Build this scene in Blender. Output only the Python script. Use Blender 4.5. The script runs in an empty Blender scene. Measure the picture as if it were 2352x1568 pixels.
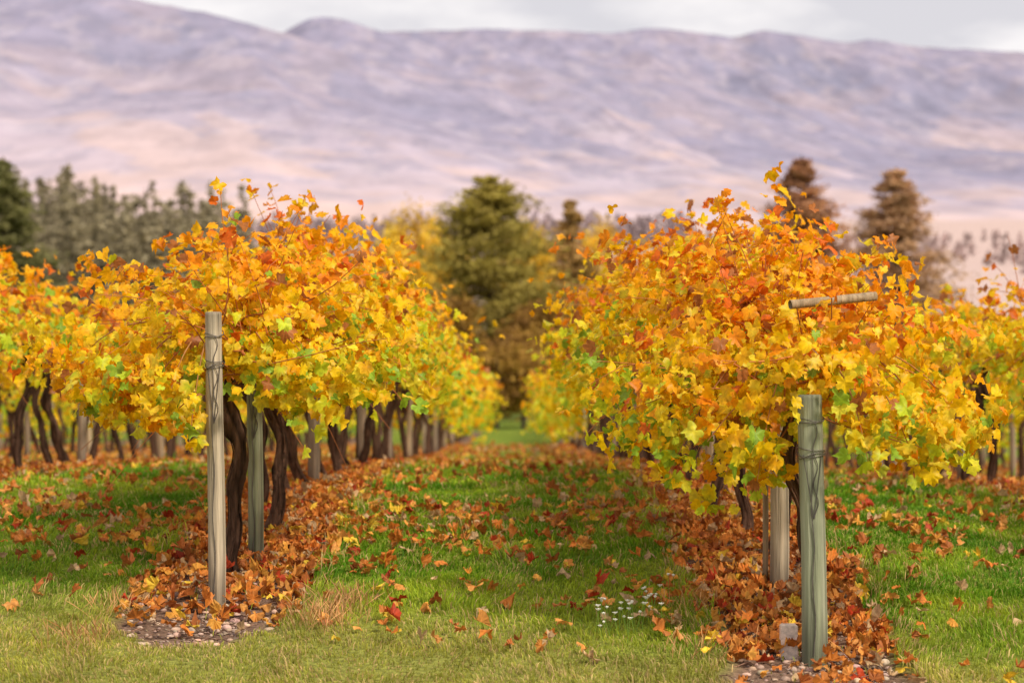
import bpy, math, numpy as np
from math import radians, sin, cos, pi
R = np.random.default_rng(7)
scene = bpy.context.scene

# ------------------------------------------------------------ helpers
def hsh(ix, iy, s):
    v = np.sin(ix*127.1 + iy*311.7 + s*74.7)*43758.5453
    return v - np.floor(v)
def vnoise(x, y, s=0):
    x = np.asarray(x, float); y = np.asarray(y, float)
    xi = np.floor(x); yi = np.floor(y); fx = x-xi; fy = y-yi
    fx = fx*fx*(3-2*fx); fy = fy*fy*(3-2*fy)
    a = hsh(xi, yi, s); b = hsh(xi+1, yi, s); c = hsh(xi, yi+1, s); d = hsh(xi+1, yi+1, s)
    return (a*(1-fx)+b*fx)*(1-fy) + (c*(1-fx)+d*fx)*fy
def fbm(x, y, s=0, o=4, g=.5):
    t = 0; a = .5; n = 0
    for i in range(o):
        c, sn = cos(i*.9), sin(i*.9)
        t = t + a*vnoise((x*c-y*sn)*2**i+i*13.7, (x*sn+y*c)*2**i-i*7.3, s+i); n += a; a *= g
    return t/n
def sstep(a, b, x):
    t = np.clip((x-a)/(b-a), 0, 1); return t*t*(3-2*t)
def nrm(v):
    return v/np.maximum(np.linalg.norm(v, axis=-1, keepdims=True), 1e-9)

def make_obj(name, V, F, C=None, mat=None, smooth=False, parent=None, loc=None):
    V = np.ascontiguousarray(V, dtype=np.float32); F = np.ascontiguousarray(F, dtype=np.int32)
    m = bpy.data.meshes.new(name)
    k = F.shape[1]
    m.vertices.add(len(V)); m.vertices.foreach_set('co', V.ravel())
    m.loops.add(F.size); m.loops.foreach_set('vertex_index', F.ravel())
    m.polygons.add(len(F)); m.polygons.foreach_set('loop_start', np.arange(0, F.size, k, dtype=np.int32))
    try: m.polygons.foreach_set('loop_total', np.full(len(F), k, dtype=np.int32))
    except Exception: pass
    m.update(calc_edges=True)
    m.polygons.foreach_set('use_smooth', np.full(len(F), bool(smooth)))
    if C is not None:
        a = m.color_attributes.new('Col', 'FLOAT_COLOR', 'POINT')
        cc = np.ones((len(V), 4), np.float32); cc[:, :3] = C
        a.data.foreach_set('color', cc.ravel())
    if mat: m.materials.append(mat)
    m.validate()
    o = bpy.data.objects.new(name, m); scene.collection.objects.link(o)
    if parent: o.parent = parent
    if loc is not None: o.location = loc
    return o

class Acc:
    def __init__(s): s.V=[]; s.F=[]; s.C=[]; s.n=0
    def add(s, V, F, C):
        C = np.broadcast_to(np.asarray(C, float), (len(V), 3))
        s.V.append(V); s.F.append(np.asarray(F)+s.n); s.C.append(C); s.n += len(V)
    def obj(s, name, mat, smooth=False, parent=None, loc=None):
        return make_obj(name, np.vstack(s.V), np.vstack(s.F), np.vstack(s.C), mat, smooth, parent, loc)

def tube(path, rad, sides=8, rough=0.0, seed=0, cap=True):
    P = np.asarray(path, float); n = len(P); rad = np.broadcast_to(np.asarray(rad, float), (n,))
    T = nrm(np.gradient(P, axis=0))
    ref = np.array([1., 0, 0]) if abs(T[0][0]) < .8 else np.array([0, 1., 0])
    A = nrm(np.cross(T, ref)); B = np.cross(T, A)
    th = np.linspace(0, 2*pi, sides, endpoint=False)
    r = rad[:, None]*np.ones(sides)[None]
    if rough > 0:
        r = r*(1+rough*(vnoise(np.arange(sides)[None]*1.3+seed*9.1+0*r, np.arange(n)[:, None]*.35+0*r, seed)*2-1)
               + rough*.5*(vnoise(np.arange(sides)[None]*2.3+0*r, np.arange(n)[:, None]*.9+0*r, seed+3)*2-1))
    V = P[:, None]+r[..., None]*(np.cos(th)[None, :, None]*A[:, None]+np.sin(th)[None, :, None]*B[:, None])
    V = V.reshape(-1, 3)
    i = np.arange(n-1)[:, None]*sides; j = np.arange(sides)[None]; j2 = (j+1) % sides
    a = (i+j).ravel(); b = (i+j2).ravel(); c = (i+sides+j2).ravel(); d = (i+sides+j).ravel()
    F = np.vstack([np.stack([a, b, c], 1), np.stack([a, c, d], 1)])
    if cap:
        V = np.vstack([V, P[-1:]]); k = len(V)-1; o = (n-1)*sides
        F = np.vstack([F, np.stack([o+np.arange(sides), o+(np.arange(sides)+1) % sides, np.full(sides, k)], 1)])
    return V, F

# ------------------------------------------------------------ materials
def mat_vcol(name, rough=.6, spec=.3, transl=0.0, nscale=20, namt=.3, bump=0.0, bscale=60, stretch=None, metal=0, det=3, bdist=.02):
    m = bpy.data.materials.new(name); m.use_nodes = True
    nt = m.node_tree; N = nt.nodes; L = nt.links
    b = N['Principled BSDF']; out = N['Material Output']
    at = N.new('ShaderNodeAttribute'); at.attribute_name = 'Col'
    tc = N.new('ShaderNodeTexCoord'); mp = N.new('ShaderNodeMapping'); L.new(tc.outputs['Object'], mp.inputs['Vector'])
    if stretch: mp.inputs['Scale'].default_value = stretch
    no = N.new('ShaderNodeTexNoise'); no.inputs['Scale'].default_value = nscale; no.inputs['Detail'].default_value = det
    L.new(mp.outputs[0], no.inputs['Vector'])
    mr = N.new('ShaderNodeMapRange'); mr.inputs['From Min'].default_value = .3; mr.inputs['From Max'].default_value = .7
    mr.inputs['To Min'].default_value = 1-namt; mr.inputs['To Max'].default_value = 1+namt*.7
    L.new(no.outputs[0], mr.inputs['Value'])
    vm = N.new('ShaderNodeVectorMath'); vm.operation = 'SCALE'
    L.new(at.outputs['Color'], vm.inputs[0]); L.new(mr.outputs[0], vm.inputs['Scale'])
    L.new(vm.outputs[0], b.inputs['Base Color'])
    b.inputs['Roughness'].default_value = rough; b.inputs['Specular IOR Level'].default_value = spec
    b.inputs['Metallic'].default_value = metal
    if bump > 0:
        n2 = N.new('ShaderNodeTexNoise'); n2.inputs['Scale'].default_value = bscale; n2.inputs['Detail'].default_value = 5
        L.new(mp.outputs[0], n2.inputs['Vector'])
        bp = N.new('ShaderNodeBump'); bp.inputs['Strength'].default_value = bump; bp.inputs['Distance'].default_value = bdist
        L.new(n2.outputs[0], bp.inputs['Height']); L.new(bp.outputs[0], b.inputs['Normal'])
    if transl > 0:
        t = N.new('ShaderNodeBsdfTranslucent'); mx = N.new('ShaderNodeMixShader'); mx.inputs[0].default_value = transl
        L.new(vm.outputs[0], t.inputs['Color']); L.new(b.outputs[0], mx.inputs[1]); L.new(t.outputs[0], mx.inputs[2])
        L.new(mx.outputs[0], out.inputs['Surface'])
    return m

M_leaf = mat_vcol('grape_leaf', .42, .24, .48, 45, .2, det=1)
M_fallen = mat_vcol('fallen_leaf', .55, .22, .2, 50, .3, det=2)
M_grass = mat_vcol('grass_blade', .55, .18, .35, 3, .25, det=1)
M_ground = mat_vcol('ground_soil_and_turf', .95, .1, 0, 30, .5, .9, 70)
M_bark = mat_vcol('vine_bark', .9, .1, 0, 40, .6, 1.0, 60, (1, 1, .18))
M_cane = mat_vcol('vine_cane', .55, .3, 0, 30, .2, det=1)
M_post = mat_vcol('weathered_timber', .85, .15, 0, 28, .42, .8, 60, (1, 1, .05), det=6)
M_wire = mat_vcol('trellis_wire_metal', .5, .5, 0, 30, .3, metal=.6)
M_stone = mat_vcol('pebble_stone', .8, .25, 0, 60, .3)
M_needle = mat_vcol('conifer_foliage', .7, .15, .25, .6, .25, det=1)
M_mount = mat_vcol('mountain_slope', 1, 0, 0, .022, .15, stretch=(1, .22, 1), det=7)
M_flower = mat_vcol('flower', .6, .2, .25, 30, .05)

# ------------------------------------------------------------ terrain
tb = np.array([(-60,1.8),(0,1.66),(8,1.62),(11.0,1.55),(12.1,1.46),(13.7,1.25),(15,1.09),(16.5,1.0),(19.9,.92),(25.2,1.03),(35,1.36),(48,1.70),(60,1.92),(85,2.18),(110,2.6),(135,2.8)])
fy = np.linspace(-60, 135, 3901)
fz = np.interp(fy, tb[:, 0], 1.6-tb[:, 1])
kk = np.exp(-(np.arange(-45, 46)/16.)**2/2); kk /= kk.sum()
fz = np.convolve(np.pad(fz, 45, mode='edge'), kk, 'valid')
farY = np.array([135, 180, 250, 400, 800, 1500, 1700, 2200, 9000.]); farZ = np.array([-1.2, 0, 3, 14, 44, 95, 80, 30, 20.])
def gz(x, y):
    x = np.asarray(x, float); y = np.asarray(y, float)
    z = np.where(y < 135, np.interp(y, fy, fz), np.interp(y, farY, farZ))
    near = 1-sstep(90, 140, y)
    z = z - .05*np.clip(x-1.5, 0, 9)*near
    z = z + near*.03*(fbm(x*.8, y*.8, 5, 3)-.5)
    z = z + 5*np.exp(-((x+66)/24.)**2-((y-320)/70.)**2)
    return z

# rows: X, start of the posts
rows = [(-1.66, 13.45), (1.50, 12.15), (-4.75, 14.6), (4.62, 13.6), (-7.85, 15.5), (7.72, 14.6), (-10.95, 16.5), (10.8, 15.6),
        (-14.05, 17.5), (13.9, 16.5), (-17.15, 18.5), (17.0, 17.5)]
ROW_END = 88
def soil_mask(x, y):
    w = .47 + .15*(fbm(x*3, y*3, 11, 3)-.5)*2
    m = np.zeros(np.broadcast(x, y).shape)
    for X, s in rows:
        y0 = s-1.0
        dy = np.maximum(0, (y0+.55)-y)
        d = np.sqrt((x-X)**2 + (dy*.85)**2)
        mm = 1-sstep(w-.07, w+.07, d)
        mm = mm*(y < ROW_END+1)
        m = np.maximum(m, mm)
    return m
def olive_mask(x, y):
    return 1-sstep(12.15, 13.3, y + 1.4*(fbm(x*.8, y*.8, 55)-.5)+.22*np.clip(x, -4, 4))

xs = np.concatenate([-np.geomspace(9000, 22, 60), np.arange(-20, -6, .16), np.arange(-6, 6, .06), np.arange(6, 20, .16), np.geomspace(22, 9000, 60)])
ys = np.concatenate([[-60, -30, -10, 0, 4, 7, 9], np.arange(10, 24, .07), np.arange(24, 100, .45), np.geomspace(101, 9500, 90)])
GX, GY = np.meshgrid(xs, ys)
GM = soil_mask(GX, GY)
GZ = gz(GX, GY) - .035*GM + .014*GM*(fbm(GX*9, GY*9, 3, 3)-.5)*2
nx = len(xs); ny = len(ys)
I = (np.arange(ny-1)[:, None]*nx+np.arange(nx-1)[None]).ravel()
GF = np.stack([I, I+1, I+nx+1, I+nx], 1)
g1 = np.array([.11, .19, .018]); g2 = np.array([.25, .30, .035]); so1 = np.array([.12, .068, .045]); so2 = np.array([.28, .18, .125])
n1 = fbm(GX*1.3, GY*1.3, 21)[..., None]; n2 = fbm(GX*6, GY*6, 31)[..., None]
gc = g1*(1-n1)+g2*n1
olive = olive_mask(GX, GY)[..., None]
gc = gc*(1-olive*.7)+np.array([.27, .25, .06])*olive*.7
sc = so1*(1-n2)+so2*n2
GC = gc*(1-GM[..., None])+sc*GM[..., None]
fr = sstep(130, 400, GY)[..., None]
GC = GC*(1-fr) + np.array([.55, .41, .37])*fr  # peach-tan far meadow, warm haze glow put into its colour
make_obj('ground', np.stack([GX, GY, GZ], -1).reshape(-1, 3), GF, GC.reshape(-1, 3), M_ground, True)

# ------------------------------------------------------------ leaves
hi = [(0, 1.), (9, .88), (17, .86), (27, .70), (38, .80), (50, .95), (60, .84), (72, .80), (88, .66), (101, .76), (116, .84), (136, .70), (160, .58)]
lo = [(0, 1.), (28, .72), (52, .94), (88, .68), (116, .82), (150, .6)]
def tmpl(l):
    pts = [(a, r) for a, r in l]+[(180, .15)]+[(-a, r) for a, r in l[::-1] if a > 0]
    return np.array([[r*sin(radians(a)), r*cos(radians(a))] for a, r in pts])
TH, TL = tmpl(hi), tmpl(lo)
def leaf_mesh(P, Nn, T, size, col, edge, detail=True, curl=1.0):
    n = len(P); tp = TH if detail else TL; k = len(tp)
    Nn = nrm(Nn); T = nrm(T - Nn*(T*Nn).sum(1, keepdims=True)); S = np.cross(T, Nn)
    x = np.concatenate([[0], tp[:, 0]])[None]; y = np.concatenate([[0], tp[:, 1]])[None]
    y = y*np.ones((n, 1)); x = x*R.uniform(.85, 1.1, (n, 1))
    if detail:
        j = R.uniform(.86, 1.1, (n, k+1)); x = x*j; y = y*j
    r = np.sqrt(x*x+y*y); th = np.arctan2(x, y)
    z = curl*(R.uniform(-.7, .85, (n, 1))*np.abs(x) + R.uniform(-.7, .35, (n, 1))*y*np.abs(y)
              + R.uniform(.05, .32, (n, 1))*np.sin(3*th+R.uniform(0, 6.28, (n, 1)))*r*r
              + R.uniform(-.15, .15, (n, k+1))*r)
    if curl > 1.2:
        x = x*(1-.25*np.abs(z)); y = y*(1-.2*np.abs(z))
    V = P[:, None]+size[:, None, None]*(x[..., None]*S[:, None]+y[..., None]*T[:, None]+z[..., None]*Nn[:, None])
    C = np.empty((n, k+1, 3)); C[:, 0] = col; C[:, 1:] = edge[:, None]
    C[:, 1:] *= R.uniform(.82, 1.1, (n, k, 1))
    base = (np.arange(n)*(k+1))[:, None]
    i = np.arange(k)[None]
    F = np.stack([np.broadcast_to(base, (n, k)), base+1+i, base+1+(i+1) % k], -1).reshape(-1, 3)
    return V.reshape(-1, 3), F, C.reshape(-1, 3)

PAL = {'do': (.80, .18, .012), 'or': (.97, .33, .008), 'am': (1.0, .49, .008), 'ye': (1.0, .68, .008), 'ly': (.98, .82, .05),
       'yg': (.66, .76, .03), 'gr': (.36, .55, .04), 'br': (.50, .19, .05)}
PK = np.array([PAL[k] for k in ['do', 'or', 'am', 'ye', 'ly', 'yg', 'gr', 'br']])
W_top = np.array([.12, .36, .29, .13, .02, .0, .0, .08]); W_mid = np.array([.015, .08, .24, .43, .13, .055, .015, .03]); W_low = np.array([.0, .01, .05, .30, .14, .33, .16, .01])
def pick(W):
    c = np.cumsum(W/W.sum(1, keepdims=True), 1); u = R.uniform(0, 1, (len(W), 1))
    return np.minimum((u > c).sum(1), W.shape[1]-1)
def canopy_cols(h, nz):
    hh = np.clip(h + (nz-.5)*.9 + R.normal(0, .08, len(h)), 0, 1)
    a = np.clip((hh-.52)/.34, 0, 1)[:, None]; b = np.clip((.46-hh)/.27, 0, 1)[:, None]
    W = W_top*a + W_low*b + W_mid*(1-a)*(1-b)
    i = pick(W); c = PK[i]*R.uniform(.84, 1.05, (len(h), 1))
    j = pick(W_top*.4+W*.6); e = c*.6+PK[j]*.4
    e = np.where((i < 1)[:, None] | (i == 7)[:, None] | (i == 6)[:, None], c, e)
    return np.minimum(c, 1), np.minimum(e, 1)

def row_shoots(X, s, y0, y1, per_m, step):
    n = int((y1-y0)*per_m)
    y = R.uniform(y0, y1, n)
    side = R.choice([-1, 1], n)
    elev = np.radians(R.uniform(5, 90, n))
    hang = R.uniform(0, 1, n) < .22
    elev = np.where(hang, np.radians(R.uniform(-12, 15, n)), elev)
    up = (R.uniform(0, 1, n) < .028) & (y0 < 23)
    elev = np.where(up, np.radians(R.uniform(66, 88, n)), elev)
    lump = .80+.50*fbm(y*.9+X*7, y*0+X, 3, 2)
    L = R.uniform(.6, 1.14, n)*lump*(1-.16*np.sin(np.maximum(elev, 0))**2+.10*np.cos(elev)); L = np.where(up, R.uniform(.85, 1.14, n), L); L = np.where(hang, L*.85, L)
    drp = R.uniform(.12, .45, n)+.35*(R.uniform(0, 1, n) < .3)*np.cos(elev); drp = np.where(up, R.uniform(0, .12, n), drp)
    dy = R.normal(0, .35, n)
    dy = np.where(y < s+.6, dy-.35, dy)
    d = nrm(np.stack([side*np.cos(elev), dy, np.sin(elev)], 1))
    P0 = np.stack([X+R.normal(0, .1, n), y, gz(X, y)+R.uniform(1.12, 1.48, n)], 1)
    kn = max(int(1.05/step), 4)
    t = np.linspace(.12, 1, kn)[None]*np.ones((n, 1)) + R.uniform(-.03, .03, (n, kn))
    pos = P0[:, None]+d[:, None]*(L[:, None]*t)[..., None]
    wob = R.normal(0, .05, (n, 1, 3))*np.sin(t*5+R.uniform(0, 6, (n, 1)))[..., None]
    pos = pos+wob
    pos[..., 2] -= drp[:, None]*t**2
    return P0, pos, up, t

HANG = {0: [(-.30, -.12, .94, 100), (-.14, -.16, .84, 60), (-.58, .15, .96, 110), (-.82, .5, .98, 90), (-1.0, .9, 1.15, 70), (.36, .35, .96, 90), (.6, .7, .98, 90), (.75, 1.3, .95, 90)],
        1: [(-.45, .45, .64, 80), (-.72, .35, .82, 90), (-.28, .1, .86, 80), (-.16, .55, .76, 50), (.28, .0, .94, 60), (.58, .25, .86, 90), (.8, .6, .88, 80), (-.9, .9, .88, 70), (1.0, 1.0, .96, 60)]}
def build_row(ri, X, s):
    par = bpy.data.objects.new('grapevine_row', None); scene.collection.objects.link(par)
    main = ri < 2
    segs = ([(s+.15, 24, 76, .056, 1., True), (24, 42, 28, .08, 1.3, False), (42, ROW_END, 13, .09, 1.75, False)] if main else
            [(s+.15, 24, 28, .08, 1.12, ri < 4), (24, 42, 22, .09, 1.4, False), (42, ROW_END, 9, .1, 2.0, False)])
    if ri >= 6: segs = [(s+.15, 42, 15, .1, 1.6, False), (42, ROW_END, 7, .11, 2.2, False)]
    A = Acc(); K = Acc()
    for y0, y1, pm, st, big, det in segs:
        P0, pos, up, t = row_shoots(X, s, y0, y1, pm, st)
        n, k, _ = pos.shape
        Q = pos.reshape(-1, 3).copy(); upf = np.repeat(up, k)
        Q += R.normal(0, 1, Q.shape)*np.where(upf, .022, .045)[:, None]
        keep = R.uniform(0, 1, len(Q)) < np.where(upf, .7, .95)
        if main:
            lim = 1.66 if ri == 0 else 1.36
            g = gz(X, s)
            keep &= ~((np.abs(Q[:, 0]-X) < .11) & (Q[:, 1] < s+.12) & (Q[:, 2] < g+lim))
        h0 = Q[:, 2]-gz(Q[:, 0], Q[:, 1])
        farlow = sstep(30, 60, Q[:, 1])
        dr = (R.uniform(0, 1, len(Q)) < .6*farlow)*R.uniform(0, .85, len(Q)); Q[:, 2] -= dr*(h0 < 1.5); h0 = Q[:, 2]-gz(Q[:, 0], Q[:, 1])
        keep &= h0 > (.66+.30*vnoise(Q[:, 1]*2.2, Q[:, 0]*2, 9))*(1-.8*farlow)
        keep &= ~((h0 < 1.08+.1*vnoise(Q[:, 1]*2, Q[:, 0]*3, 4)) & (np.abs(Q[:, 0]-X) < .33) & (R.uniform(0, 1, len(Q)) < .85*(1-.7*farlow)))
        Q = Q[keep]; upf = upf[keep]; h0 = h0[keep]
        if main and y0 < 24:
            for dx, dyy, hb, m in HANG[ri]:
                hz = R.uniform(0, 1, m)**.8; rr_ = .05+.13*hz
                q = np.stack([X+dx+R.normal(0, 1, m)*rr_, s+dyy+R.normal(0, 1, m)*rr_, 0*hz], 1)
                q[:, 2] = gz(q[:, 0], q[:, 1])+hb+(1.35-hb)*hz
                q = q[~((np.abs(q[:, 0]-X) < .08) & (q[:, 1] < s+.1) & (q[:, 2] < gz(X, s)+(1.6 if ri == 0 else 1.28)))]
                Q = np.vstack([Q, q]); upf = np.concatenate([upf, np.zeros(len(q), bool)])
                qq = np.linspace(0, 1, 6)[:, None]; gg = float(gz(X+dx, s+dyy))
                v, f = tube(np.array([X+dx*.5, s+dyy*.6+.1, gg+1.45])*(1-qq)+np.array([X+dx, s+dyy, gg+hb])*qq+np.array([.0, 0, .08])*np.sin(qq*3.1), np.linspace(.005, .0016, 6), 4, cap=False)
                K.add(v, f, (.42, .18, .05))
            h0 = Q[:, 2]-gz(Q[:, 0], Q[:, 1])
        m = len(Q)
        out = nrm(np.stack([(Q[:, 0]-X), R.normal(0, .25, m)-(Q[:, 1] < s+.5)*.6, (h0-1.3)*.8+.1], 1))
        Nn = out*.8+np.array([0, -.18, .35])+R.normal(0, .55, (m, 3))
        T = np.array([0, 0, -.8])+out*.35+R.normal(0, .5, (m, 3))
        size = R.uniform(.027, .068, m)*big*np.where(upf, .85, 1)
        c, e = canopy_cols((h0-.75)/1.4, fbm(Q[:, 1]*1.2+Q[:, 0]*.7, h0*1.6+Q[:, 0]*1.3, 17, 3))
        V, F, C = leaf_mesh(Q, Nn, T, size, c, e, det, 1.15)
        A.add(V, F, C)
        if y0 < 24 and ri < 4:   # canes
            sel = np.arange(n) if main else np.arange(0, n, 2)
            if not main: sel = np.union1d(sel, np.where(up)[0])
            for q in sel:
                if not (up[q] or R.uniform() < .6): continue
                pth = np.vstack([P0[q], pos[q][::max(k//6, 1)]])
                if len(pth) < 3: continue
                if main and np.any((np.abs(pth[:, 0]-X) < .07) & (pth[:, 1] < s) & (pth[:, 2] < gz(X, s)+1.5)): continue
                v, f = tube(pth, np.linspace(.0052, .0018, len(pth)), 4, cap=False)
                K.add(v, f, np.array([.52, .17, .045])*R.uniform(.6, 1.2))
    o = A.obj('foliage', M_leaf, True, par)
    if K.n: K.obj('canes', M_cane, True, par)
    # trunks and cordons
    B = Acc(); y = s+.72; i = 0
    while y < ROW_END-1:
        near = y < 26 and ri < 4
        sd = 16 if near else 6; ns = 26 if near else 7
        x0 = X+R.uniform(-.1, .1)
        lean = R.uniform(-.2, .2); leany = R.uniform(-.28, .28)
        if ri == 0 and i == 0: x0 = X+.045; lean = -.10; leany = .1
        if ri == 1 and i == 0: x0 = X+.075; lean = -.06; leany = -.1; y = s+1.1
        g = float(gz(x0, y))-.06
        hh = np.linspace(0, 1.3, ns); w = R.uniform(0, 6)
        px = x0+lean*(hh/1.28)+.045*np.sin(hh*5.5+w)+.018*np.sin(hh*13+w); py = y+leany*(hh/1.28)+.04*np.sin(hh*4+w*2); pz = g+hh
        r = np.interp(hh, [0, .08, .25, .5, .8, 1.05, 1.28], np.array([.062, .044, .041, .036, .038, .052, .038])*R.uniform(.78, 1.12))
        r = r*(1+.14*np.sin(hh*17+w))
        v, f = tube(np.stack([px, py, pz], 1), r, sd, .5 if near else .15, i+ri*50)
        colr = np.array([.105, .058, .038])*R.uniform(.7, 1.2)
        if near: cv = colr*(0.35+1.3*vnoise((np.arange(len(v)) % sd)*1.1, (np.arange(len(v))//sd)*.3+i, 2))[:, None]
        else: cv = colr
        B.add(v, f, cv)
        if near:   # shaggy bark strips
            for _ in range(16):
                th0 = R.uniform(0, 6.28); k0 = R.integers(1, ns-8); ln_ = R.integers(3, 8); kk_ = np.arange(k0, k0+ln_)
                off = (r[kk_]+.002+np.linspace(0, .012, ln_)*R.uniform(0, 1))
                pp = np.stack([px[kk_]+off*np.cos(th0+.06*np.arange(ln_)), py[kk_]+off*np.sin(th0+.06*np.arange(ln_)), pz[kk_]], 1)
                v, f = tube(pp, np.linspace(.007, .003, ln_), 4, .3, i); B.add(v, f, colr*R.uniform(.8, 2.0))
        for sg in (-1, 1):
            q = np.linspace(0, 1, 8 if near else 5)
            pth = np.stack([px[-1]+(X-px[-1])*q+.03*np.sin(q*7+w), py[-1]+sg*(.55 if i == 0 and sg < 0 else .75)*q, pz[-1]-.12+.14*np.sqrt(q)+.03*np.sin(q*9+w)], 1)
            v, f = tube(pth, np.linspace(.032, .016, len(q)), sd-4 if near else 4, .25, i); B.add(v, f, colr)
        if near:
            for e in range(5):
                a = R.uniform(0, 6.28); el = R.uniform(.5, 1.0); q = np.linspace(0, 1, 5)[:, None]
                st = np.array([px[-3], py[-3], pz[-3]-R.uniform(0, .12)])
                dd = np.array([cos(a)*.25, sin(a)*.35, el*.45])
                v, f = tube(st+q*dd+np.sin(q*6+e)*.015, np.linspace(.016, .006, 5), 6, .2, e); B.add(v, f, colr)
        i += 1
        y += R.uniform(1.15, 1.6) if i % 2 else R.uniform(.9, 1.4)
    B.obj('trunks', M_bark, True, par)
    Wd = Acc()
    for hgt in (1.30, 1.52):
        yy = np.arange(s, ROW_END, 2.0)
        v, f = tube(np.stack([np.full(len(yy), X+.02), yy, gz(np.full(len(yy), X), yy)+hgt-.0], 1), .002, 4, cap=False)
        Wd.add(v, f, (.25, .24, .23))
    Wd.obj('trellis_wires', M_wire, False, par)

for ri, (X, s) in enumerate(rows): build_row(ri, X, s)

# ------------------------------------------------------------ posts
def post(x, y, h, r, col, sides=22, wires=True, tilt=(0, 0)):
    g = float(gz(x, y))-.12
    zz = np.concatenate([np.linspace(0, h+.10, 30), [h+.117, h+.12]]); rr = np.concatenate([np.linspace(r*1.05, r*.97, 30), [r*.93, r*.80]])
    P = np.stack([zz*tilt[0]+.004*np.sin(zz*3), zz*tilt[1], zz], 1)
    if wires: sides = 40
    v, f = tube(P, rr, sides, .03, R.integers(99))
    th_ = np.arctan2(v[:, 1], v[:, 0])
    shade = .72+.30*vnoise(th_*4, v[:, 2]*1.1, 8)+.34*vnoise(th_*14, v[:, 2]*.8, 18)
    crack = sstep(.80, .92, vnoise(th_*9, v[:, 2]*.5, 28))[:, None]
    gry = vnoise(th_*3, v[:, 2]*.7, 38)[:, None]
    cc = (np.array(col)*(1-.4*gry)+np.array([.33, .30, .25])*.4*gry)*shade[:, None]*(1-.6*crack)
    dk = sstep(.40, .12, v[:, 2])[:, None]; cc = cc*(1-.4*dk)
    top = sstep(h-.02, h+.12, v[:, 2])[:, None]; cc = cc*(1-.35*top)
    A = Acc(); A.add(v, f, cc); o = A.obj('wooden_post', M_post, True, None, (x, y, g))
    if wires:
        Wd = Acc()
        for k, hz in enumerate([h-.0, h-.02, h-.16, h-.18, h-.185]):
            a = np.linspace(0, 2*pi*1.02, 26); rr2 = r*1.03+.004
            v, f = tube(np.stack([rr2*np.cos(a)+hz*tilt[0], rr2*np.sin(a)+hz*tilt[1], hz+.008*np.sin(a*2+k)+.012*np.sin(a+k*2)], 1), .0026, 5, cap=False); Wd.add(v, f, (.16, .14, .12))
        q = np.linspace(0, 1, 22)
        for xo, top_, bot, am in [(-.006, h-.17, .14, .006), (.012, h-.02, h-.5, .012)]:
            zz = top_+(bot-top_)*q
            xx = xo*np.ones(22)+am*np.sin(q*17)
            v, f = tube(np.stack([xx+zz*tilt[0], -np.sqrt(np.maximum(r*r-xx**2, 0))-.006+zz*tilt[1], zz], 1), .0024, 5, cap=False); Wd.add(v, f, (.14, .12, .11))
        q = np.linspace(0, 1, 8)
        for sg in (-1, 1):
            xx = sg*r*.75*(1-q); zz = h-.18-.32*q
            v, f = tube(np.stack([xx+zz*tilt[0], -np.sqrt(np.maximum(r*r-xx*xx, 0))-.005+zz*tilt[1], zz], 1), .0022, 5, cap=False); Wd.add(v, f, (.14, .12, .11))
        Wd.obj('wire_ties', M_wire, True, o)
    return o
beige = (.48, .39, .27); green = (.27, .29, .18); tan = (.46, .34, .21); dull = (.30, .22, .15)
post(-1.66, 13.45, 1.60, .047, beige, tilt=(-.012, 0))
post(-1.585, 14.75, 1.34, .046, green, tilt=(-.01, 0))
post(1.50, 12.15, 1.32, .062, green, tilt=(-.015, 0))
post(1.495, 13.75, 1.30, .052, beige, wires=False)
post(1.425, 13.85, 1.25, .016, tan, wires=False)
for ri, (X, s) in enumerate(rows):
    y = (19.9 if ri == 0 else 19.2) if ri < 2 else s
    while y < ROW_END:
        post(X+R.uniform(-.05, .05), y, R.uniform(1.35, 1.6), .048, [beige, dull, tan, dull][R.integers(4)], 14 if y < 35 else 8, False, (R.uniform(-.02, .02), 0))
        y += 5.8
q = np.linspace(-.5, .5, 8); ang = .35
v, f = tube(np.stack([q*.5*cos(ang), q*.5*sin(ang), q*.05], 1), .024, 12, .05, 4)
A = Acc(); A.add(v, f, np.array(tan)*.8); A.obj('wooden_crossarm', M_post, True, None, (1.66, 12.65, float(gz(1.5, 12.75))+1.74))
bx, by = 1.385, 12.3; bg = float(gz(bx, by))
A = Acc(); w, dpt, hh, bv = .042, .04, .14, .008
ring = lambda ww, dd, z: np.array([[-ww, -dd, z], [ww, -dd, z], [ww, dd, z], [-ww, dd, z]])
V = np.vstack([ring(w, dpt, -.05), ring(w, dpt, hh-bv), ring(w-bv, dpt-bv, hh)])
F = []
for k in (0, 4):
    for j in range(4): F += [[k+j, k+(j+1) % 4, k+4+(j+1) % 4], [k+j, k+4+(j+1) % 4, k+4+j]]
F += [[8, 9, 10], [8, 10, 11]]
A.add(V, F, (.80, .66, .56)); A.obj('marker_block', M_stone, False, None, (bx, by, bg))

# ------------------------------------------------------------ fallen leaves
n = 460000
x = R.uniform(-13, 13, n); y = 11.2+(62-11.2)*R.uniform(0, 1, n)**1.6
pdf = 1/(1.6)*((y-11.2)/(50.8))**(1/1.6-1)/50.8
cand = n*pdf/26
sm = soil_mask(x, y)
first = np.full(n, 99.)
for X, s in rows: first = np.where(np.abs(x-X) < .8, y-s, first)
dstrip = 290*sstep(-.6, .45, first+.6*(vnoise(x*3, y*3, 7)-.5))+34
pat = fbm(x*1.5, y*1.3, 41, 3)
dal = (44*sstep(.40, .66, pat)+6)*sstep(11.9, 13.4, y+.25*x)*(1-.68*sstep(15.5, 20, y)) + 2.5*sstep(11.3, 12.6, y+.2*x)
edge = np.exp(-np.abs(np.min([np.abs(np.abs(x-X)-.5) for X, s in rows], axis=0))/.2)
dal = dal*(1+1.3*edge)
dens = np.where(sm > .5, dstrip, dal)
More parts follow.
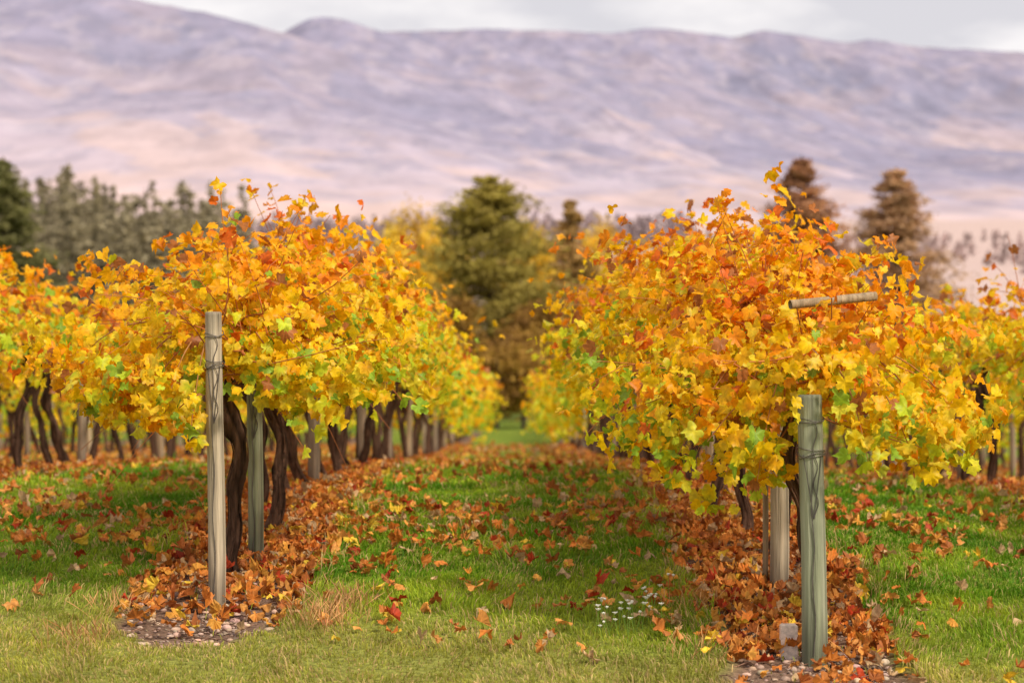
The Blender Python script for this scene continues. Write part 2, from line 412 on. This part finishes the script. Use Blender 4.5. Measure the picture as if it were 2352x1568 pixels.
k = R.uniform(0, 1, n) < dens/cand
x, y, sm = x[k], y[k], sm[k]; n = len(x); print('fallen', n)
P = np.stack([x, y, gz(x, y)+np.where(sm > .5, R.uniform(-.02, .05, n), R.uniform(.03, .065, n))], 1)
FP = np.array([(.80, .27, .045), (.90, .40, .09), (.56, .18, .045), (.78, .52, .27), (.98, .66, .06), (.56, .07, .02), (.92, .44, .07)])
i = R.choice(7, n, p=[.28, .20, .17, .12, .07, .05, .11])
c = FP[i]*R.uniform(.65, 1.02, (n, 1)); e = c*R.uniform(.65, 1.05, (n, 1))
Nn = np.array([0, 0, 1.])+R.normal(0, .45, (n, 3)); T = R.normal(0, 1, (n, 3))
size = R.uniform(.028, .066, n)
nearm = y < 24
A = Acc()
for mk, d in ((nearm, True), (~nearm, False)):
    A.add(*leaf_mesh(P[mk], Nn[mk], T[mk], size[mk]*(1 if d else 1.2), c[mk], e[mk], d, 1.6))
A.obj('fallen_leaves', M_fallen, False)

# ------------------------------------------------------------ grass
def grass():
    A = Acc()
    for y0, y1, den, wd, hs in ((10.6, 14.5, 4200, .0032, 1), (14.5, 19, 2300, .0042, 1), (19, 30, 650, .008, 1.1), (30, 50, 110, .016, 1.2)):
        xm = .235*y1+1.0; area = 2*xm*(y1-y0); n = int(area*den)
        x = R.uniform(-xm, xm, n); y = R.uniform(y0, y1, n)
        sm = soil_mask(x, y); cl = fbm(x*5, y*5, 77, 3)
        k = (sm < .4) & (R.uniform(0, 1, n) < .3+1.2*cl)
        k |= (sm > .4) & (R.uniform(0, 1, n) < .012)
        x, y, cl = x[k], y[k], cl[k]; n = len(x)
        near_edge = np.min([np.abs(np.abs(x-X)-.52) for X, s in rows[:4]], axis=0) < .09
        ol = olive_mask(x, y)
        h = R.uniform(.022, .055, n)*hs*(.5+1.1*cl)*(1-.35*ol)*np.where(near_edge, 1.45, 1)
        tuft = (fbm(x*1.7, y*1.7, 91, 2) > .62) & (R.uniform(0, 1, n) < .15); h = np.where(tuft, h*2.1, h)
        a = R.uniform(0, 2*pi, n); b = 4*pi*fbm(x*2, y*2, 5, 2)+R.normal(0, 1, n); ln = R.uniform(.15, .95, n)
        wv = np.stack([np.cos(a), np.sin(a), 0*a], 1)*(wd*R.uniform(.6, 1.3, n))[:, None]
        lv = np.stack([np.cos(b), np.sin(b), 0*b], 1)*(h*ln)[:, None]
        base = np.stack([x, y, gz(x, y)-.004], 1); up = np.array([0, 0, 1.])*h[:, None]
        V = np.stack([base-wv, base+wv, base+lv*.35+up*.6-wv*.75, base+lv*.35+up*.6+wv*.75, base+lv+up*(1-.25*ln[:, None])], 1).reshape(-1, 3)
        B = (np.arange(n)*5)[:, None]
        F = np.stack([B+[[0, 1, 3]], B+[[0, 3, 2]], B+[[2, 3, 4]]], 1).reshape(-1, 3)
        big = fbm(x*1.2, y*1.2, 23, 4)
        G1 = np.array([.12, .30, .010]); G2 = np.array([.44, .55, .035]); OL = np.array([.52, .45, .08]); ST = np.array([.72, .52, .22])
        mixv = np.clip((big-.5)*3.2+.42+R.normal(0, .22, n), 0, 1)[:, None]
        c = G1*(1-mixv)+G2*mixv
        c = c*(1-.7*ol[:, None])+OL*.7*ol[:, None]
        dry = R.uniform(0, 1, n) < .05+.16*ol+.14*near_edge+.16*sstep(.5, .7, fbm(x*3, y*3, 63, 3))
        c = np.where(dry[:, None], ST, c)*R.uniform(.70, 1.2, (n, 1))
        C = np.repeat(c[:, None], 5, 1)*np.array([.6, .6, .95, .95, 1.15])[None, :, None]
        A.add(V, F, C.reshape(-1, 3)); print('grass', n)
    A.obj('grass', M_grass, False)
grass()

A = Acc()
for cx, cy, m in ((-1.02, 12.9, 170), (-.95, 13.3, 120), (-2.25, 12.45, 70), (.95, 12.2, 30), (-2.2, 13.2, 40), (.98, 13.2, 40)):
    for _ in range(m):
        bx, by = cx+R.normal(0, .09), cy+R.normal(0, .14); q = np.linspace(0, 1, 4)[:, None]; hh = R.uniform(.06, .17)
        b0 = np.array([bx, by, float(gz(bx, by))]); d = np.array([R.normal(0, .4), R.normal(0, .4), 1])*hh
        v, f = tube(b0+d*q-np.array([0, 0, .2*hh])*q**2, [.0012, .001, .0028, .0008], 3, cap=False)
        A.add(v, f, np.array([.70, .40, .16])*R.uniform(.6, 1.2))
A.obj('dry_grass_tuft', M_grass)

# ------------------------------------------------------------ pebbles
def icos():
    p = (1+5**.5)/2
    v = np.array([(-1, p, 0), (1, p, 0), (-1, -p, 0), (1, -p, 0), (0, -1, p), (0, 1, p), (0, -1, -p), (0, 1, -p), (p, 0, -1), (p, 0, 1), (-p, 0, -1), (-p, 0, 1)], float)
    f = [(0, 11, 5), (0, 5, 1), (0, 1, 7), (0, 7, 10), (0, 10, 11), (1, 5, 9), (5, 11, 4), (11, 10, 2), (10, 7, 6), (7, 1, 8), (3, 9, 4), (3, 4, 2), (3, 2, 6), (3, 6, 8), (3, 8, 9), (4, 9, 5), (2, 4, 11), (6, 2, 10), (8, 6, 7), (9, 8, 1)]
    v = list(nrm(v)); ff = []; cache = {}
    def mid(a, b):
        k = (min(a, b), max(a, b))
        if k not in cache: v.append(nrm((v[a]+v[b])[None])[0]); cache[k] = len(v)-1
        return cache[k]
    for a, b, c in f:
        x, y, z = mid(a, b), mid(b, c), mid(c, a); ff += [(a, x, z), (b, y, x), (c, z, y), (x, y, z)]
    return np.array(v), np.array(ff)
IV, IF = icos()
A = Acc()
for (X, s) in rows[:4]:
    m = 1100 if s < 13.5 else 400
    px = X+R.normal(0, .26, m); py = s-1.0+R.uniform(0, 1, m)**1.2*2.6
    hx = X+R.normal(.02, .15, 170); hy = s-.45+R.normal(0, .14, 170) if s > 13 else s-.08+R.normal(0, .12, 170)
    px = np.concatenate([px, hx]); py = np.concatenate([py, hy]); m = len(px)
    k = soil_mask(px, py) > .6; px, py = px[k], py[k]; m = len(px)
    sz = R.uniform(.004, .010, m)+(R.uniform(0, 1, m) < .14)*R.uniform(.004, .018, m)
    sc = np.stack([sz*R.uniform(.8, 1.5, m), sz*R.uniform(.8, 1.3, m), sz*R.uniform(.5, .85, m)], 1)
    a = R.uniform(0, 6.28, m); ca, sa = np.cos(a)[:, None], np.sin(a)[:, None]
    v = IV[None]*sc[:, None]; vx = v[..., 0]*ca-v[..., 1]*sa; vy = v[..., 0]*sa+v[..., 1]*ca
    V = np.stack([vx+px[:, None], vy+py[:, None], v[..., 2]+(gz(px, py)-.034+sz*.25)[:, None]], -1).reshape(-1, 3)
    F = (IF[None]+(np.arange(m)*len(IV))[:, None, None]).reshape(-1, 3)
    c = np.array([.46, .32, .24])*(R.uniform(.35, 1.0, (m, 1))+.45*(sz > .012)[:, None])*(1+R.normal(0, .05, (m, 3)))
    A.add(V, F, np.repeat(c, len(IV), 0))
A.obj('gravel', M_stone, True)
A = Acc()
for (X, s) in rows[:4]:
    for _ in range(260):
        bx, by = X+R.normal(0, .25), s-.9+R.uniform(0, 4); a = R.uniform(0, 6.28); l = R.uniform(.04, .2); q = np.linspace(-.5, .5, 5)[:, None]
        b0 = np.array([bx, by, float(gz(bx, by))-.015])
        v, f = tube(b0+q*np.array([cos(a), sin(a), R.normal(0, .1)])*l+np.sin(q*6)*.008, .0026, 4, .2); A.add(v, f, np.array([.16, .09, .06])*R.uniform(.6, 2.2))
A.obj('twigs', M_bark)

# ------------------------------------------------------------ white flowers
A = Acc()
for _ in range(38):
    fx = .62+R.normal(0, .17); fyy = 12.70+R.normal(0, .16)+(fx-.5)*1.6; b0 = np.array([fx, fyy, float(gz(fx, fyy))]); hh = R.uniform(.08, .17)
    tip = b0+np.array([R.normal(0, .02), R.normal(0, .02), hh]); q = np.linspace(0, 1, 4)[:, None]
    v, f = tube(b0+(tip-b0)*q, .0014, 3, cap=False); A.add(v, f, (.2, .35, .05))
    rr = R.uniform(.010, .018)
    for p in range(9):
        a = p/9*6.28; r = rr*R.uniform(.85, 1.1)
        d = np.array([cos(a), sin(a), .6]); s_ = np.array([-sin(a), cos(a), 0])
        V = np.array([tip, tip+d*r*.6+s_*r*.4, tip+d*r, tip+d*r*.6-s_*r*.4]); A.add(V, [[0, 1, 2], [0, 2, 3]], (.95, .94, .9))
    v = IV*.007+tip+[0, 0, .004]; A.add(v, IF, (.92, .9, .8))
A.obj('white_wildflowers', M_flower)

# ------------------------------------------------------------ trees
def cards(P, size, cols, flat=.5):
    n = len(P); a = nrm(R.normal(0, 1, (n, 3))*np.array([1, 1, flat])); b = nrm(np.cross(a, R.normal(0, 1, (n, 3))))
    s = size[:, None]
    V = np.stack([P-a*s, P+b*s*.5, P+a*s, P-b*s*.45], 1).reshape(-1, 3)
    B = (np.arange(n)*4)[:, None]; F = np.stack([B+[[0, 1, 2]], B+[[0, 2, 3]]], 1).reshape(-1, 3)
    return V, F, np.repeat(cols, 4, 0)
def conifer(A, T, x, y, h, w, c1, c2, nl=90, per=90, cs=.2, shape='cone', trunk=(.13, .09, .06), bare=.08):
    g = float(gz(x, y)); z = np.linspace(0, h, 8)
    v, f = tube(np.stack([x+.01*h*np.sin(z/h*3), y+0*z, g-.2+z], 1), np.linspace(h*.02, h*.003, 8), 7, .1); T.add(v, f, trunk)
    t = bare+(1-bare)*R.uniform(0, 1, nl)**(1.15 if shape == 'cone' else .9)
    if shape == 'cone': rad = (1-t)**.9*w/2+.02*w
    else: rad = w/2*np.sqrt(np.clip(1-((t-.40)/.62)**2, .015, 1))*np.interp(t, [0, .3, .5, .8, 1], [.65, .95, 1, .82, .5])
    rad *= R.uniform(.5, 1.25, nl); az = R.uniform(0, 2*pi, nl)
    base = np.stack([np.full(nl, x), np.full(nl, y), g+t*h*.97], 1)
    d = np.stack([np.cos(az), np.sin(az), R.uniform(-.1, .4, nl)], 1)
    if h > 6:
        for q in range(0, nl, 2):
            s = np.linspace(0, 1, 4)[:, None]; v, f = tube(base[q]+s*d[q]*rad[q]*.9, np.linspace(.035, .01, 4)*h/10, 4, cap=False); T.add(v, f, trunk)
    u = R.uniform(.1, 1.05, (nl, per))**.7
    P = base[:, None]+d[:, None]*(rad[:, None]*u)[..., None]+R.normal(0, 1, (nl, per, 3))*np.array([1, 1, .45])*(rad[:, None, None]*.09+.007*h)
    m = np.clip(R.uniform(0, 1, (nl, 1))*.7+t[:, None]*.35+R.normal(0, .12, (nl, per))-.05+.25*(u-.7), 0, 1)[..., None]
    C = np.array(c1)*(1-m)+np.array(c2)*m
    P = P.reshape(-1, 3); A.add(*cards(P, cs*R.uniform(.6, 1.3, len(P)), C.reshape(-1, 3)))
def one_tree(name, kind, *a, **k):
    A = Acc(); T = Acc()
    kind(A, T, *a, **k)
    par = T.obj(name, M_bark, True); A.obj('crown', M_needle, False, par)
def broad(A, T, x, y, h, w, c1, c2, nl=60, per=110, cs=.16):
    g = float(gz(x, y)); z = np.linspace(0, h*.8, 7)
    v, f = tube(np.stack([x+.1*np.sin(z), y+0*z, g-.2+z], 1), np.linspace(h*.022, h*.005, 7), 7, .1); T.add(v, f, (.16, .12, .09))
    d = nrm(R.normal(0, 1, (nl, 3))); rr = R.uniform(.35, 1, nl)**.5
    ctr = np.array([x, y, g+h*.55])+d*rr[:, None]*np.array([w*.42, w*.42, h*.40])
    for q in range(0, nl, 3):
        s = np.linspace(0, 1, 4)[:, None]; b0 = np.array([x, y, g+h*.3]); v, f = tube(b0+s*(ctr[q]-b0), np.linspace(.05, .012, 4)*h/9, 4, cap=False); T.add(v, f, (.16, .12, .09))
    P = ctr[:, None]+R.normal(0, 1, (nl, per, 3))*np.array([w*.075, w*.075, h*.045]); m = np.clip(R.uniform(0, 1, (nl, 1))*.8+R.normal(0, .15, (nl, per)), 0, 1)[..., None]
    C = np.array(c1)*(1-m)+np.array(c2)*m; P = P.reshape(-1, 3); A.add(*cards(P, cs*R.uniform(.6, 1.3, len(P)), C.reshape(-1, 3), 1))
def at(px, d): return (px-1185)/5553*d
def ht(py, d, x): return 1.6+(850-py)/5553*d-float(gz(x, d))
OG1 = (.18, .13, .03); OG2 = (.52, .42, .09)
d = 108; x = at(1125, d); one_tree('pine_tree', conifer, x, d, ht(395, d, x), 6.6, OG1, OG2, 260, 130, .12, 'oval')
d = 122; x = at(1312, d); one_tree('pine_tree', conifer, x, d, ht(450, d, x), 6.4, (.34, .20, .07), (.66, .42, .15), 200, 100, .13)
d = 118; x = at(1840, d); one_tree('pine_tree', conifer, x, d, ht(348, d, x), 10.6, (.30, .14, .08), (.58, .30, .15), 300, 100, .13)
d = 124; x = at(2058, d); one_tree('pine_tree', conifer, x, d, ht(375, d, x), 11.6, (.34, .19, .11), (.62, .38, .20), 300, 100, .13)
d = 112; x = at(5, d); one_tree('pine_tree', conifer, x, d, ht(350, d, x), 8.6, (.10, .10, .035), (.27, .25, .09), 260, 110, .13)
YE1 = (.62, .38, .05); YE2 = (.95, .68, .06)
for px, py, w, dd in ((965, 455, 4.6, 128), (1205, 480, 4.0, 132), (1375, 495, 3.6, 134), (900, 500, 4.0, 126), (1262, 545, 3.6, 138), (1440, 540, 4.4, 130), (1020, 520, 4, 134)):
    x = at(px, dd); one_tree('yellow_deciduous_tree', broad, x, dd, ht(py, dd, x), w, YE1, YE2, 60, 130, .14)
for px, py, w, dd in ((1035, 640, 4.0, 100), (1240, 680, 3.4, 104), (1330, 690, 4, 108), (985, 660, 3.6, 104), (1140, 760, 4.4, 98), (1200, 740, 3.4, 100)):
    x = at(px, dd); one_tree('autumn_shrub', broad, x, dd, ht(py, dd, x), w, (.20, .10, .025), (.54, .32, .06), 50, 110, .14)
def forest(name, n, xf, yr, hr, c1, c2, nl, per, cs, wr=.36):  # c1, c2: foliage tones paled by distance haze put into the colour
    A = Acc(); T = Acc()
    for _ in range(n):
        y = R.uniform(*yr); x = xf(y); h = R.uniform(*hr)*R.choice([1, 1, .8, 1.18]); k = R.uniform(.8, 1.2)
        conifer(A, T, x, y, h, h*wr*R.uniform(.8, 1.3), tuple(np.array(c1)*k), tuple(np.array(c2)*k), nl, per, cs, trunk=tuple(np.array(c1)*.8))
    par = T.obj(name, M_bark, True); A.obj('crowns', M_needle, False, par)
forest('conifer_forest', 300, lambda y: R.uniform(-.26, -.112)*y, (270, 370), (9, 15), (.25, .21, .13), (.48, .41, .26), 50, 16, .34, .42)
forest('conifer_forest', 180, lambda y: R.uniform(-.14, -.03)*y, (300, 400), (6, 10.5), (.33, .26, .18), (.53, .42, .29), 38, 16, .36, .45)
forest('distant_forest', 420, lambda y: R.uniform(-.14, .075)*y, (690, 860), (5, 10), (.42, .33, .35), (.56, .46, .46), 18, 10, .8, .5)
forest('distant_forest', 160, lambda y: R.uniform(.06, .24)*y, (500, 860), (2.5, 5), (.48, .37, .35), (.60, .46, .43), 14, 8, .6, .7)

# ------------------------------------------------------------ mountains
def mountain(name, y0, yr, y1, prof, e0, seed, amp, kk_, nu=900, nv=240, pw=.85, um=.45):
    prof = np.array(prof, float); u = np.linspace(-um, um, nu); v = np.linspace(0, 1, nv)
    yy = y0+(y1-y0)*v; U, Y = np.meshgrid(u, yy)
    ug = np.linspace(-um, um, 4001)
    pu = np.interp(ug, (prof[:, 0]-1185)/5553, (850-prof[:, 1])/5553)
    gk = np.exp(-(np.arange(-30, 31)/10.)**2/2); pu = np.convolve(np.pad(pu, 30, mode='edge'), gk/gk.sum(), 'valid')
    e = np.interp(U, ug, pu)
    X = U*Y; s = np.clip((Y-y0)/(yr-y0), 0, 1)
    uk = np.linspace(-um, um, 9)
    es = np.interp(U, uk, np.interp(uk, ug, pu))
    b = s**2.5
    E = e0+((e*b+es*(1-b))-e0)*s**pw
    H = E*Y
    # the slope runs ~6 m back for every metre up, so erosion features are long in Y
    Z = Y/5.5
    wx = X+160*(fbm(X/350, Z/350, seed+31, 4)-.5); wz = Z+160*(fbm(X/350, Z/350, seed+41, 4)-.5)
    dg = wx+.85*wz
    f = fbm(wx/600, wz/400, seed, 4)
    rg = 1-np.abs(fbm(dg/300, wz/380, seed+5, 5, .45)*2-1); r2 = 1-np.abs(fbm(dg/75, wz/150, seed+15, 5, .55)*2-1)
    mask = np.sin(np.clip(s, 0, 1)*pi)**.7
    H = H + amp*((rg-.8)*1.2+(f-.5)*1.0)*mask*(Y/yr) + amp*.13*(r2-.8)*(mask*.85+.15*s)*(Y/yr)
    tex = fbm(X/45, Z/45, seed+9, 4, .6)-.5
    H = H + 7*tex*s
    back = e*yr*(1-.5*((Y-yr)/(y1-yr)))+7*tex
    H = np.where(Y > yr, back, H)
    lo_ = np.array([.59, .455, .45]); mid = np.array([.43, .365, .425]); hi_ = np.array([.275, .255, .34]); dk = np.array([.20, .205, .285]); lt = np.array([.47, .41, .45])  # slope and timber tones, with pale lavender distance haze put into the colour
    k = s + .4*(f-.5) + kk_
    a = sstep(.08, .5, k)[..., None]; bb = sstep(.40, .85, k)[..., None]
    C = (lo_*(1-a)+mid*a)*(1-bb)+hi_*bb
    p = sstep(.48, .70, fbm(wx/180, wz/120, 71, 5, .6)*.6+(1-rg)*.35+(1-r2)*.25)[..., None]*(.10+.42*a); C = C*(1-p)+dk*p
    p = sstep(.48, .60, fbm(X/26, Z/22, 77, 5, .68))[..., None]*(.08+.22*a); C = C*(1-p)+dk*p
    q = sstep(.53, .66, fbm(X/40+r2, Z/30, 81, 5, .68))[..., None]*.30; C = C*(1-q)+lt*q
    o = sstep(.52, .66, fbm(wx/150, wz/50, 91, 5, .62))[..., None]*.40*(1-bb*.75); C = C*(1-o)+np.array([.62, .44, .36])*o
    I = (np.arange(nv-1)[:, None]*nu+np.arange(nu-1)[None]).ravel()
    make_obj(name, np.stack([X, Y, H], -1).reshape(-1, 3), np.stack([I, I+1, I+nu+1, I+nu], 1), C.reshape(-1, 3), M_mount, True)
left = [(-1800, 60), (-1200, -60), (-400, -90), (0, -70), (200, -32), (330, 0), (460, 22), (560, 45), (640, 68), (740, 100), (860, 150), (1000, 200), (1300, 260), (2000, 330), (4500, 440)]
front = [(-1800, 120), (0, 100), (400, 90), (560, 92), (650, 76), (700, 42), (740, 35), (790, 44), (860, 67), (930, 80), (1010, 108), (1080, 100), (1130, 92), (1200, 118), (1300, 140), (1500, 165), (1700, 215), (1900, 255), (2100, 310), (2352, 360), (3000, 420), (4500, 440)]
back = [(-1800, 90), (0, 90), (800, 74), (930, 69), (1000, 67), (1120, 62), (1200, 66), (1300, 68), (1400, 73), (1500, 60), (1600, 70), (1690, 84), (1750, 65), (1850, 80), (1950, 96), (2000, 86), (2100, 106), (2200, 110), (2352, 118), (2800, 130), (4500, 150)]
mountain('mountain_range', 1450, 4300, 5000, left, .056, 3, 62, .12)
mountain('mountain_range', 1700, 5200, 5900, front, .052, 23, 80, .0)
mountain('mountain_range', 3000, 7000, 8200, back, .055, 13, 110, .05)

# ------------------------------------------------------------ sky, sun
SUN_EL, SUN_AZ = radians(46), radians(135)   # azimuth clockwise from +Y
w = bpy.data.worlds.new('World'); scene.world = w; w.use_nodes = True
nt = w.node_tree; N = nt.nodes; L = nt.links; N.clear()
out = N.new('ShaderNodeOutputWorld'); bg1 = N.new('ShaderNodeBackground'); bg2 = N.new('ShaderNodeBackground'); mx = N.new('ShaderNodeMixShader')
sky = N.new('ShaderNodeTexSky'); sky.sky_type = 'NISHITA'; sky.sun_disc = False; sky.sun_elevation = SUN_EL; sky.sun_rotation = SUN_AZ
L.new(sky.outputs[0], bg1.inputs[0]); bg1.inputs[1].default_value = .12
tc = N.new('ShaderNodeTexCoord'); mp = N.new('ShaderNodeMapping'); mp.inputs['Scale'].default_value = (1, 1, 3.0); L.new(tc.outputs['Generated'], mp.inputs[0])
no = N.new('ShaderNodeTexNoise'); no.inputs['Scale'].default_value = 10; no.inputs['Detail'].default_value = 6; no.inputs['Roughness'].default_value = .5; L.new(mp.outputs[0], no.inputs['Vector'])
cr = N.new('ShaderNodeValToRGB'); cr.color_ramp.elements[0].position = .40; cr.color_ramp.elements[0].color = (.74, .72, .76, 1)
cr.color_ramp.elements[1].position = .58; cr.color_ramp.elements[1].color = (1.0, .96, .96, 1); L.new(no.outputs[0], cr.inputs[0])
L.new(cr.outputs[0], bg2.inputs[0]); bg2.inputs[1].default_value = 1.0
mx.inputs[0].default_value = .96; L.new(bg1.outputs[0], mx.inputs[1]); L.new(bg2.outputs[0], mx.inputs[2]); L.new(mx.outputs[0], out.inputs[0])
sd = bpy.data.lights.new('sun', 'SUN'); sd.energy = 4.0; sd.angle = radians(8); sd.color = (1, .90, .76)
so = bpy.data.objects.new('sun', sd); scene.collection.objects.link(so)
import mathutils
dirv = mathutils.Vector((sin(SUN_AZ)*cos(SUN_EL), cos(SUN_AZ)*cos(SUN_EL), sin(SUN_EL)))
so.rotation_euler = dirv.to_track_quat('Z', 'Y').to_euler()

# ------------------------------------------------------------ camera
cd = bpy.data.cameras.new('camera'); cam = bpy.data.objects.new('camera', cd); scene.collection.objects.link(cam)
cam.location = (0, 0, 1.6); cam.rotation_euler = (radians(90)+math.atan(66/5553), 0, .00162)
cd.lens = 85; cd.sensor_width = 36; cd.clip_end = 30000; cd.clip_start = .1
cd.dof.use_dof = True; cd.dof.focus_distance = 13.2; cd.dof.aperture_fstop = 2.3
scene.camera = cam
scene.view_settings.view_transform = 'Standard'; scene.view_settings.look = 'None'; scene.view_settings.exposure = 0
